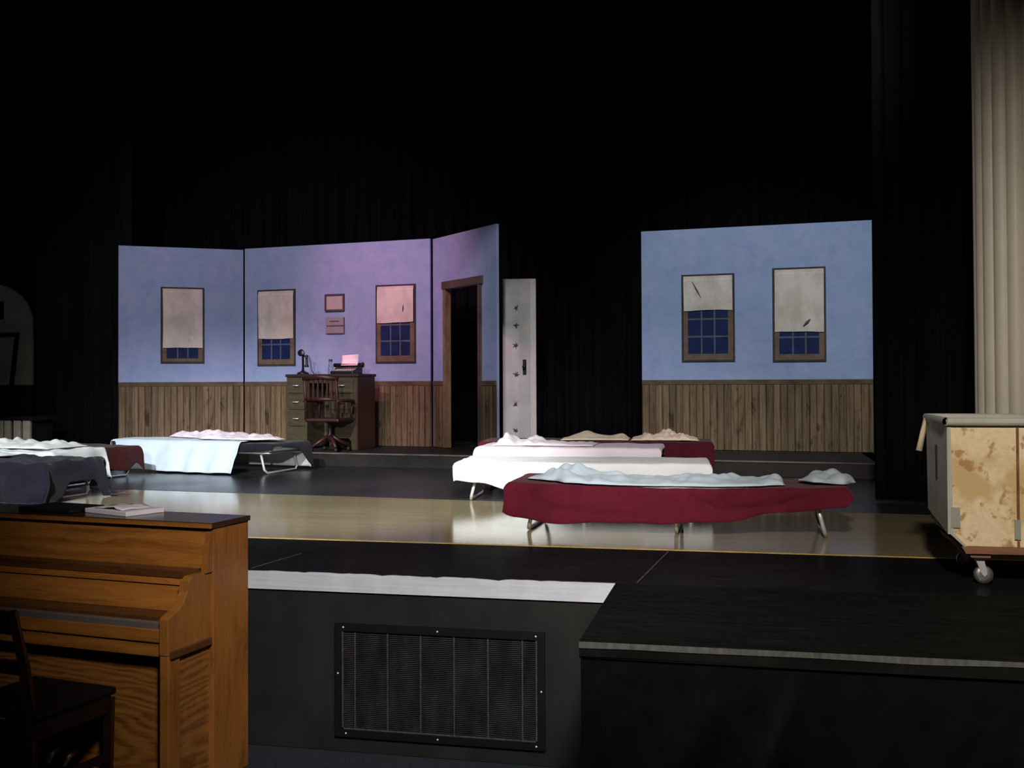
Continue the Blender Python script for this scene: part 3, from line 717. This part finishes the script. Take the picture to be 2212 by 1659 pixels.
# --- F: white
fc = dict(x=-1.37, y=8.46, rot=1.5, L=1.45, h=0.335)
make_cot('short cot under the white sheet with a peaked fold', -1.37, 8.46, 1.5, 1.42, .60, .335)
cloth('bed_sheet', 'white sheet with a peaked fold on the third cot back', 'sheet', M['pink_white'], -1.37, 8.46, 1.5, L=1.42, h=.335, u0=-.80, u1=.76,
      eF=.15, eB=.1, fold=.007, foldk=16, flare=.05, seed=8, group=BG)
heap('bed_sheet', 'rumpled end of bedding forming a peak on the third cot back', 'sheet', M['pink_white'], -1.37, 8.46, 1.5, S + .353, (-.62, .2),
     -.20, .2, [(-.62, .02), (-.52, .15), (-.42, .05), (-.3, .08), (-.15, .03), (.2, .02)], seed=2, ridged=6, group=BG)
# --- E: back maroon
ec = dict(x=-1.27, y=9.22, rot=4.0, L=1.95, h=0.335)
make_cot('cot under the dark maroon blanket closest to the platform', -1.27, 9.22, 4, 1.95, .56, .335)
cloth('blanket', 'dark maroon blanket draped over the cot closest to the platform', 'blanket', M['maroon_dark'], **ec, W=.56, u0=-1.10, u1=1.02,
      eF=[(-1.1, .10), (-.7, .12), (.5, .16), (.75, .25), (1.0, .26)], eB=.08, fold=.008, foldk=12, flare=.05, seed=11, group=BG)
heap('blanket', 'smooth low peach blanket lying on the dark maroon bed', 'blanket', M['peach'], -1.27, 9.22, 4, S + .356, (-.30, .29),
     -.18, .18, [(-.3, .02), (-.1, .06), (.1, .035), (.22, .045), (.29, .02)], seed=4, ridged=4, group=BG)
heap('pillow', 'bunched peach pillow heap at the far end of the dark maroon bed', 'pillow', M['peach'], -1.27, 9.22, 4, S + .356, (.31, .88),
     -.20, .2, [(.3, .02), (.45, .06), (.6, .085), (.72, .08), (.82, .04), (.88, .015)], seed=12, ridged=9, group=BG)
# --- D: navy with pale blue sheet
dc = dict(x=-5.16, y=9.56, rot=-10, L=1.86, h=0.275)
make_cot('cot with pale blue sheet and navy blanket beside the desk', -5.16, 9.56, -10, 1.86, .60, .275)
cloth('bed_sheet', 'grey white under sheet hanging behind the legs of the cot beside the desk', 'sheet', M['mattress'], -5.16, 9.56, -10, L=1.86, h=.265, lift=.002, u0=-.93, u1=.96,
      eF=.03, eB=.25, fold=.008, foldk=16, flare=-.02, seed=21, group=BG, top=.0)
cloth('blanket', 'navy blanket hanging off the end of the cot beside the desk', 'blanket', M['navy'], **dc, u0=-.93, u1=[(-.3, .97), (.05, 1.0), (.3, 1.18)], lift=.010,
      eF=[(-.9, .05), (.4, .06), (.62, .10), (.8, .085), (1.1, .05)], eB=.14, fold=.006, foldk=10, flare=.08, seed=22, group=BG, endflare=.12)
cloth('bed_sheet', 'pale blue sheet falling to the floor over the front of the navy bed', 'sheet', M['blue_white'], **dc, u0=-1.22, u1=.60, lift=.030,
      eF=[(-1.22, .0), (-.90, .03), (-.74, .25), (-.6, .30), (.60, .31)], v1=[(-1.2, -.08), (-.6, .10), (.60, -.06)], fold=.014, foldk=21, flare=.45, seed=24, group=BG, rag=.012)
heap('bed_sheet', 'crumpled pinkish sheet along the top of the navy bed beside the desk', 'sheet', M['pink_white'], -5.16, 9.56, -10, S + .320, (-.56, .88),
     [(-.6, .06), (-.2, -.05), (.1, -.22), (.7, -.24), (.86, -.10)], [(-.6, .2), (.4, .24), (.86, .0)], [(-.6, .05), (-.3, .07), (0, .07), (.2, .09), (.35, .04), (.7, .065), (.86, .04)], seed=9, ridged=7, group=BG)
# --- C: maroon, mostly hidden
cc_ = dict(x=-6.42, y=8.80, rot=-18, L=1.82, h=0.275)
make_cot('cot with maroon blanket between the bright white bed and pale blue bed', -6.42, 8.80, -18, 1.82, .56, .275)
cloth('blanket', 'maroon blanket coloured as dimly lit, hanging from the cot behind the bright white bed', 'blanket', M['maroon_dimmed'], **cc_, W=.56, u0=-.94, u1=[(-.3, 1.14), (.05, 1.14), (.2, 1.08), (.32, 1.16)],
      eF=[(-.9, .16), (.55, .20), (.8, .24), (1.1, .10)], eB=.10, fold=.012, foldk=14, flare=.06, seed=31, group=BG, endflare=.14)
# --- B: bright white
bc = dict(x=-6.27, y=7.84, rot=-6, L=1.80, h=0.31)
make_cot('cot under the rumpled bright white sheet behind the navy bed', -6.27, 7.84, -6, 1.80, .60, .31)
cloth('bed_sheet', 'rumpled bright white sheet hanging to the floor behind the navy bed', 'sheet', M['white_sheet'], **bc, u0=-.95, u1=1.16,
      eF=[(-.9, .15), (.55, .20), (.80, .32), (1.1, .26)], eB=.12, top=.02, fold=.014, foldk=17, flare=.05, seed=33, group=BG, endflare=.12)
heap('bed_sheet', 'crumpled ridge of white bedding along the bright white cot', 'sheet', M['white_sheet'], -6.27, 7.84, -6, S + .335, (-.85, .80),
     -.22, .24, [(-.85, .05), (-.4, .07), (-.1, .06), (.2, .085), (.4, .05), (.65, .06), (.8, .02)], seed=14, ridged=7, group=BG)
# --- A: navy in front
ac = dict(x=-5.76, y=7.05, rot=-6, L=1.82, h=0.285)
make_cot('cot under the navy blanket nearest the piano', -5.76, 7.05, -6, 1.82, .60, .285)
cloth('blanket', 'navy blanket trailing on the floor from the cot nearest the piano', 'blanket', M['navy'], **ac, u0=-.94, u1=[(-.6, 1.26), (-.36, 1.27), (-.18, 1.20), (-.05, 1.09), (.14, 1.08), (.24, 1.22), (.32, 1.44), (.4, 1.5)],
      eF=[(-.9, .32), (.1, .36), (.6, .36), (1.2, .34)], eB=.06, top=.022, fold=.026, foldk=11, flare=.12, seed=41, group=BG, endflare=.10, nx=140, ny=60)
heap('bed_sheet', 'white sheet bunched on top of the navy bed nearest the piano', 'sheet', M['white_sheet'], -5.76, 7.05, -6, S + .312, (-.85, .22),
     -.18, .2, [(-.85, .06), (-.2, .075), (.1, .05), (.22, .02)], seed=17, ridged=6, group=BG)

# ------------------------------------------------------------------ piano
PA = radians(-8.0)
r = thing('upright_piano', 'honey oak upright piano standing against the stage front', 'piano', (-2.135, 4.295, 0.0), PA)
PW, PH = 1.45, 1.092
cv = -.25   # front of the case sides
MB().box(-.045, 0, cv, 0, 0.0, PH - .022).obj('case_side', M['oak_v'], r, bevel=0.003)
MB().box(-PW, -PW + .045, cv, 0, 0.0, PH - .022).obj('case_side', M['oak_v'], r, bevel=0.003)
MB().box(-PW + .045, -.045, -.02, 0, 0.02, PH - .022).obj('back_board', M['oak_dark'], r)
ld = MB().box(-PW - .008, .008, cv - .022, 0.006, PH - .022, PH).obj('lid', M['lid_dark'], r, bevel=0.003)
MB().box(-PW - .008, .008, cv - .0245, cv - .022, PH - .022, PH - .003).obj('lid_edge', M['oak'], ld)
# upper panel leaning back slightly, framed by pale strips
MB().prism([(cv - .004, PH - .022), (cv - .035, .905), (cv + .0, .905), (cv + .03, PH - .022)], 'x', -PW + .045, -.030).obj('upper_panel', M['oak'], r)
MB().prism([(cv - .006, PH - .022), (cv - .045, .888), (cv + .0, .888), (cv + .03, PH - .022)], 'x', -.030, -.004).obj('upper_panel_strip', M['oak_v'], r)
# ledge and fallboard
MB().prism([(cv - .045, .905), (cv - .055, .893), (cv - .055, .862), (cv - .02, .862), (cv - .0, .905)], 'x', -PW + .05, -.045).obj('music_shelf', M['oak_dark'], r)
MB().prism([(cv - .05, .862), (cv - .06, .845), (cv - .075, .838), (cv - .04, .838), (cv - .02, .862)], 'x', -PW + .05, -.05).obj('fallboard_hinge', M['oak'], r)
MB().prism([(cv - .055, .838), (cv - .19, .778), (cv - .205, .762), (cv - .19, .758), (cv - .03, .815)], 'x', -PW + .05, -.05).obj('fallboard', M['oak'], r)
MB().prism([(cv - .20, .762), (cv - .245, .742), (cv - .245, .728), (cv - .18, .735)], 'x', -PW + .05, -.05).obj('fallboard_lip', M['oak_dark'], r)
MB().prism([(cv - .20, .744), (cv - .262, .722), (cv - .262, .700), (cv - .18, .700)], 'x', -PW + .05, -.05).obj('key_strip', M['key_strip'], r)
MB().box(-PW + .05, -.05, cv - .27, cv - .10, .648, .700).obj('key_slip', M['oak'], r, bevel=0.004)
MB().box(-PW + .05, -.05, cv - .262, cv - .02, .590, .644).obj('key_bed', M['oak'], r, bevel=0.003)
# cheeks (arms)
for x0, x1 in ((-.055, -.012), (-PW + .012, -PW + .055)):
    prof = [(cv, .60), (cv - .275, .60), (cv - .275, .742), (cv - .262, .752), (cv - .215, .768), (cv - .18, .792), (cv - .155, .83), (cv - .148, .872), (cv - .12, .888), (cv, .888)]
    MB().prism(prof, 'x', x0, x1).obj('cheek', M['oak_v'], r, bevel=0.003)
    sx = x1 if x1 > -.5 else x0
    MB().box(x1 - .004 if x1 > -.5 else x0 - .010, x1 + .010 if x1 > -.5 else x0 + .004, cv - .265, cv - .005, .586, .616).obj('cheek_moulding', M['oak_dark'], r, bevel=0.003)
    MB().box(x0, x1, cv - .272, cv - .20, .0, .60).obj('front_leg', M['oak_v'], r, bevel=0.004)
    MB().box(x0 + .008, x1 - .012, cv - .20, cv, .06, .60).obj('leg_infill', M['oak_cathedral'], r)
    MB().box(x0 + .002, x1 - .004, cv - .20, cv, .0, .06).obj('toe_block', M['oak'], r)
MB().box(-PW + .055, -.055, cv - .205, cv - .185, .10, .590).obj('lower_panel', M['oak_cathedral'], r)
MB().box(-PW + .055, -.055, cv - .20, cv - .16, .0, .10).obj('bottom_board', M['oak'], r)
for k in (-1, 0, 1):
    x = -.60 + k * .085
    MB().tube([(x, cv - .20, .155), (x, cv - .26, .15), (x, cv - .30, .125)], .012, 8, radii=[.008, .012, .016]).obj('pedal', M['chrome'], r, smooth=True)

m5 = Matrix.Translation((-2.135, 4.295, 0)) @ Matrix.Rotation(PA, 4, 'Z')
t_ = thing('music_book', 'open white music book lying on the piano lid', 'book', m5 @ Vector((-.60, -.085, PH + .0005)), PA + radians(-14))
mb = MB(); mb.box(-.15, .15, -.10, .10, 0, .020); mb.obj('page_block', M['paper'], t_, bevel=0.002)
P = [[(-.10 + .2 * i / 10, -.085 + .16 * j / 6, .0215 + .012 * max(0, noise.noise(Vector((i * .5, j * .4, 2)))) + .010 * exp(-((i - 6) / 2.5) ** 2)) for j in range(7)] for i in range(11)]
MB().grid(P).obj('loose_page', M['paper'], t_, smooth=True, solid=.001)
tag(place(MB().box(-.16, .16, -.11, .10, 0, .018).obj('folder', M['folder'], bevel=0.004), m5 @ Vector((-.945, -.095, PH + .0005)), PA - radians(4)),
    'closed black folder on the piano lid beside the white book', 'folder')

# dark wooden chair at the piano
r = thing('wooden_chair', 'dark wooden chair with black seat pulled up to the piano', 'chair', (-2.72, 3.63, 0), radians(-10))
sw, sd = .22, .20
for sx in (-1, 1):
    MB().tube([(sx * .19, -sd - .03, 0), (sx * .19, -sd + .02, .25), (sx * .19, -sd + .02, .45), (sx * .188, -sd - .01, .65), (sx * .185, -sd - .06, .855)], .02, 4, radii=[.022, .024, .026, .022, .018]).obj('back_leg', M['chair_wood'], r)
    MB().tube([(sx * .2, sd - .005, 0), (sx * .2, sd, .42)], .02, 4, radii=[.019, .025]).obj('front_leg', M['chair_wood'], r)
    MB().box(sx * .2 - .011, sx * .2 + .011, -sd + .02, sd - .01, .365, .43).obj('side_rail', M['chair_wood'], r)
    MB().box(sx * .2 - .009, sx * .2 + .009, -sd, sd, .175, .205).obj('stretcher', M['chair_wood'], r)
MB().box(-.2, .2, sd - .012, sd + .01, .365, .43).obj('front_rail', M['chair_wood'], r)
MB().box(-.19, .19, -sd - .002, -sd + .02, .365, .43).obj('back_rail', M['chair_wood'], r)
mb = MB(); mb.box(-sw, sw, -sd + .02, sd + .025, .43, .462); mb.obj('seat', M['vinyl'], r, bevel=0.012)
MB().prism([(-sd - .062, .85), (-sd - .038, .85), (-sd - .02, .765), (-sd - .044, .765)], 'x', -.19, .19).obj('crest_rail', M['chair_wood'], r)
MB().prism([(-sd - .016, .66), (-sd + .004, .66), (-sd + .008, .61), (-sd - .012, .61)], 'x', -.19, .19).obj('back_rung', M['chair_wood'], r)

# ------------------------------------------------------------------ vent grille in the stage front
r = thing('vent_grille', 'black framed metal vent grille in the black stage front', 'vent', (-1.342, 4.545, 0.325), 0)
gw, gh, b_ = .452, .222, .034
mb = MB(); mb.box(-gw - b_, gw + b_, -.014, 0, gh, gh + b_).box(-gw - b_, gw + b_, -.014, 0, -gh - b_, -gh).box(-gw - b_, -gw, -.014, 0, -gh, gh).box(gw, gw + b_, -.014, 0, -gh, gh)
mb.obj('vent_frame', M['frame_black'], r)
MB().box(-gw, gw, -.001, 0, -gh, gh).obj('backing', M['grille_back'], r)
mb = MB(); n = 52
for k in range(n):
    z = -gh + .004 + (2 * gh - .008) * k / (n - 1); mb.box(-gw, gw, -.0075, -.002, z - .0016, z + .0016)
mb.obj('slats', M['mesh_bar'], r)
mb = MB()
for k in range(6):
    x = -gw + .062 + k * .155; mb.box(x - .0025, x + .0025, -.0085, -.002, -gh, gh)
mb.obj('vertical_rods', M['mesh_rod'], r)
mb = MB(); mb.box(-gw, gw, -.0105, -.002, -gh, -gh + .006).box(-gw, -gw + .006, -.0105, -.002, -gh, gh).box(gw - .007, gw, -.0105, -.002, -gh, gh)
mb.obj('inner_rim', M['mesh_rod'], r)
for x, z in ((-gw + .008, gh + .017), (.0, gh + .017), (gw - .006, gh + .017), (-gw - .018, .03), (gw + .018, .0), (-gw + .02, -gh - .017), (.0, -gh - .017), (gw - .005, -gh - .017)):
    MB().lathe([(.0045, 0), (.0042, .002), (.002, .0034)], n=12).xf(Matrix.Translation((x, -.014, z)) @ Matrix.Rotation(pi / 2, 4, 'X')).obj('screw', M['screw'], r, smooth=True)

# ------------------------------------------------------------------ stage extension with black skirt
r = thing('stage_extension', 'black stage extension platform with a black skirt in the foreground', 'platform', (0, 0, 0))
tx0, tx1 = -.545, 3.4
MB().prism([(tx0, 3.50), (tx1, 3.53), (tx1, 4.53), (tx0, 4.53)], 'z', S - .05, S).obj('platform_top', M['thrust_floor'], r)
mb = MB(); P = []
for i in range(161):
    x = tx0 + .004 + (tx1 - tx0 - .01) * i / 160; row = []
    for j in range(13):
        z = S - .051 - (S - .056) * j / 12; dn = (S - z) / S
        f = .004 * noise.noise(Vector((x * 2.5, 0, z)))
        # two long raking creases
        for cx, cs, ph, am in ((.185, -.36, 5, .055), (-.02, -.50, 3, .045), (-.12, -.50, 3, .03), (.9, -.1, 2, .012)):
            q = (x - (cx + cs * (dn - .1)))
            f += am * 2.2 * max(0, dn - .10) * exp(-(q / (.015 + .08 * dn)) ** 2)
        row.append((x, 3.512 + .03 * (x - tx0) / (tx1 - tx0) - f, z))
    P.append(row)
mb.grid(P).obj('front_skirt', M['skirt'], r, smooth=True)
MB().box(tx0 + .004, tx0 + .008, 3.51, 4.53, .005, S - .055).obj('side_skirt', M['skirt'], r)
mb = MB()
for i in range(120):
    xa = tx0 + (tx1 - tx0) * i / 120; xb = tx0 + (tx1 - tx0) * (i + 1) / 120
    ya = lambda x: 3.4975 + .03 * (x - tx0) / (tx1 - tx0)
    zb = lambda x: S - .020 - .008 * noise.noise(Vector((x * 3, 2, 0)))
    mb.hexa([(xa, ya(xa) - .001, zb(xa)), (xb, ya(xb) - .001, zb(xb)), (xb, ya(xb) + .0015, zb(xb)), (xa, ya(xa) + .0015, zb(xa))],
            [(xa, ya(xa) - .001, S - .001), (xb, ya(xb) - .001, S - .001), (xb, ya(xb) + .0015, S - .001), (xa, ya(xa) + .0015, S - .001)])
mb.obj('edge_tape', M['tape_grey'], r)['label'] = 'wavy grey tape along the front edge'
MB().box(tx0, tx1, 3.505, 3.55, S - .056, S - .05).obj('top_batten', M['frame_black'], r)

# ------------------------------------------------------------------ laundry cart
r = thing('laundry_cart', 'tall stained canvas laundry cart on casters beside the column', 'cart', (0.842, 4.75, S), 0)
cw, cdp = 1.0, .52
zb, zt = .165, .675
def sh(z):  # taper of the body
    q = (zt - z) / (zt - zb); return .012 * q, .05 * q
prof = [(0.0, zt), (.008, zb + .055), (.058, zb), (cw, zb), (cw, zt)]
MB().prism(prof, 'y', 0, cdp).obj('canvas_body', M['canvas'], r, bevel=0.004)
MB().prism([(-.006, zt), (.002, zb + .05), (.06, zb - .006), (.068, zb), (.014, zb + .055), (.006, zt)], 'y', -.004, .03).obj('corner_trim', M['cart_rim'], r)
sd_ = MB()
sd_.prism([(0.0, zt), (cdp, zt), (cdp - .03, zb + .1), (.0, zb + .05)], 'x', -.008, .004)
sidep = sd_.obj('side_panel', M['cart_rim'], r)
MB().prism([(.22, zt - .10), (.28, zt - .10), (.27, zt - .26), (.22, zt - .24)], 'x', -.010, -.006).obj('slot', M['cart_slot'], sidep)
MB().prism([(.10, zb + .12), (.30, zb + .10), (.30, zb + .05), (.10, zb + .06)], 'x', -.006, .02).obj('slot', M['cart_slot'], sidep)
mb = MB(); mb.tube([(-.010, -.01, zt + .014), (cw, -.01, zt + .014), (cw, cdp + .01, zt + .014), (-.010, cdp + .01, zt + .014), (-.010, -.01, zt + .014)], .018, 12, cap=False)
mb.box(-.01, cw, -.012, .006, zt - .004, zt + .014)
mb.obj('rim', M['cart_rim'], r, smooth=False)
MB().box(.262, .272, -.006, 0.001, zb, zt - .004).obj('seam_strip', M['seam'], r)
MB().box(.252, .275, -.010, 0.0, .20, .282).obj('tape_patch', M['cart_tape'], r)
MB().box(.004, .040, -.007, 0.0, .243, .328).obj('tape_patch', M['cart_tape'], r)
MB().prism([(.045, zb), (cw, zb), (cw, zb - .022), (.062, zb - .030)], 'y', -.005, cdp).obj('base_board', M['cart_wood'], r)
MB().prism([(.075, zb - .028), (.165, zb - .026), (.160, zb - .048), (.085, zb - .048)], 'y', .01, .15).obj('caster_block', M['cart_wood'], r)
def caster(x, y):
    c0 = MB(); c0.lathe([(.03, .112), (.03, .116), (.03, .118)], (x, y, 0), 16)
    c0.prism([(x - .012, .112), (x + .022, .112), (x + .036, .045), (x + .024, .032), (x + .010, .05)], 'y', y - .022, y - .018)
    c0.prism([(x - .012, .112), (x + .022, .112), (x + .036, .045), (x + .024, .032), (x + .010, .05)], 'y', y + .018, y + .022)
    f = c0.obj('caster_fork', M['chrome'], r)
    MB().lathe([(.018, -.015), (.036, -.014), (.039, -.006), (.039, .006), (.036, .014), (.018, .015)], n=24).xf(Matrix.Translation((x + .024, y, .040)) @ Matrix.Rotation(pi / 2, 4, 'X')).obj('caster_wheel', M['steel'], f, smooth=True)
for x, y in ((.118, .06), (.118, cdp - .08), (cw - .1, .06), (cw - .1, cdp - .08)): caster(x, y)
MB().tube([(-.016, cdp - .03, zt + .01), (-.030, cdp - .05, zt - .05), (-.05, cdp - .06, zt - .14)], .012, 6, radii=[.010, .013, .016]).obj('dangling_strap', M['strap'], r, smooth=True)

# ------------------------------------------------------------------ fluted column
r = thing('fluted_column', 'tall white fluted column standing behind the laundry cart', 'column', (1.482, 6.1, S), 0)
R_ = .262; n = 20; mb = MB(); prof = []
for k in range(n):
    for q in range(12):
        a = 2 * pi * (k + q / 12) / n
        prof.append((a, R_ * (1 - .28 * (abs(q / 12 - .5)) ** 2)))
rings = [[(rr * cos(a), rr * sin(a), z) for a, rr in prof] for z in (.12, 2.5, 5, 8.1)]
mb.hexa(rings[0], rings[-1]); mb.obj('shaft', M['column'], r)
MB().lathe([(.34, 0.001), (.34, .05), (.33, .07), (.30, .075), (.30, .11), (.27, .125)], n=40).obj('base', M['column'], r, smooth=False)

# ------------------------------------------------------------------ dim scenery offstage
r = thing('arched_scenery', 'dim grey arched scenery panel beyond the black leg curtain', 'scenery', (-10.17, 12.2, S), 0)
pts = [(-.2, 0.0), (1.03, 0.0), (1.03, 1.45)]
for k in range(1, 9):
    a = k / 8 * pi / 2; pts.append((1.03 - .62 * (1 - cos(a)), 1.45 + .18 + .55 * sin(a)))
pts.append((-.2, 2.28))
MB().prism(pts, 'y', 0, .03).obj('panel', M['arch_paint'], r)
MB().box(-.2, 1.05, -.03, 0, .0, .84).obj('dado', M['black_paint'], r)
mb = MB(); mb.box(.3, .84, -.05, -.004, 1.50, 1.53)
mb.prism([(.80, 1.50), (.84, 1.50), (.76, .84), (.72, .84)], 'y', -.05, -.004); mb.obj('picture_frame', M['frame_black'], r)
MB().box(.3, .60, -.02, -.004, 1.72, 1.95).obj('dark_patch', M['frame_black'], r)
r = thing('slatted_crate', 'pale slatted crate with dark lid standing under the grey arch', 'crate', (-8.9, 10.45, S), 0)
MB().box(-.3, 1.08, 0, .4, .44, .48).obj('lid', M['black_paint'], r)
MB().box(-.28, 1.05, .03, .38, .0, .44).obj('body', M['black_paint'], r)
for x in (.45, .62, .70, .83, .95):
    MB().box(x, x + .09, 0.0, .03, .0, .44).obj('slat', M['slat_pale'], r)
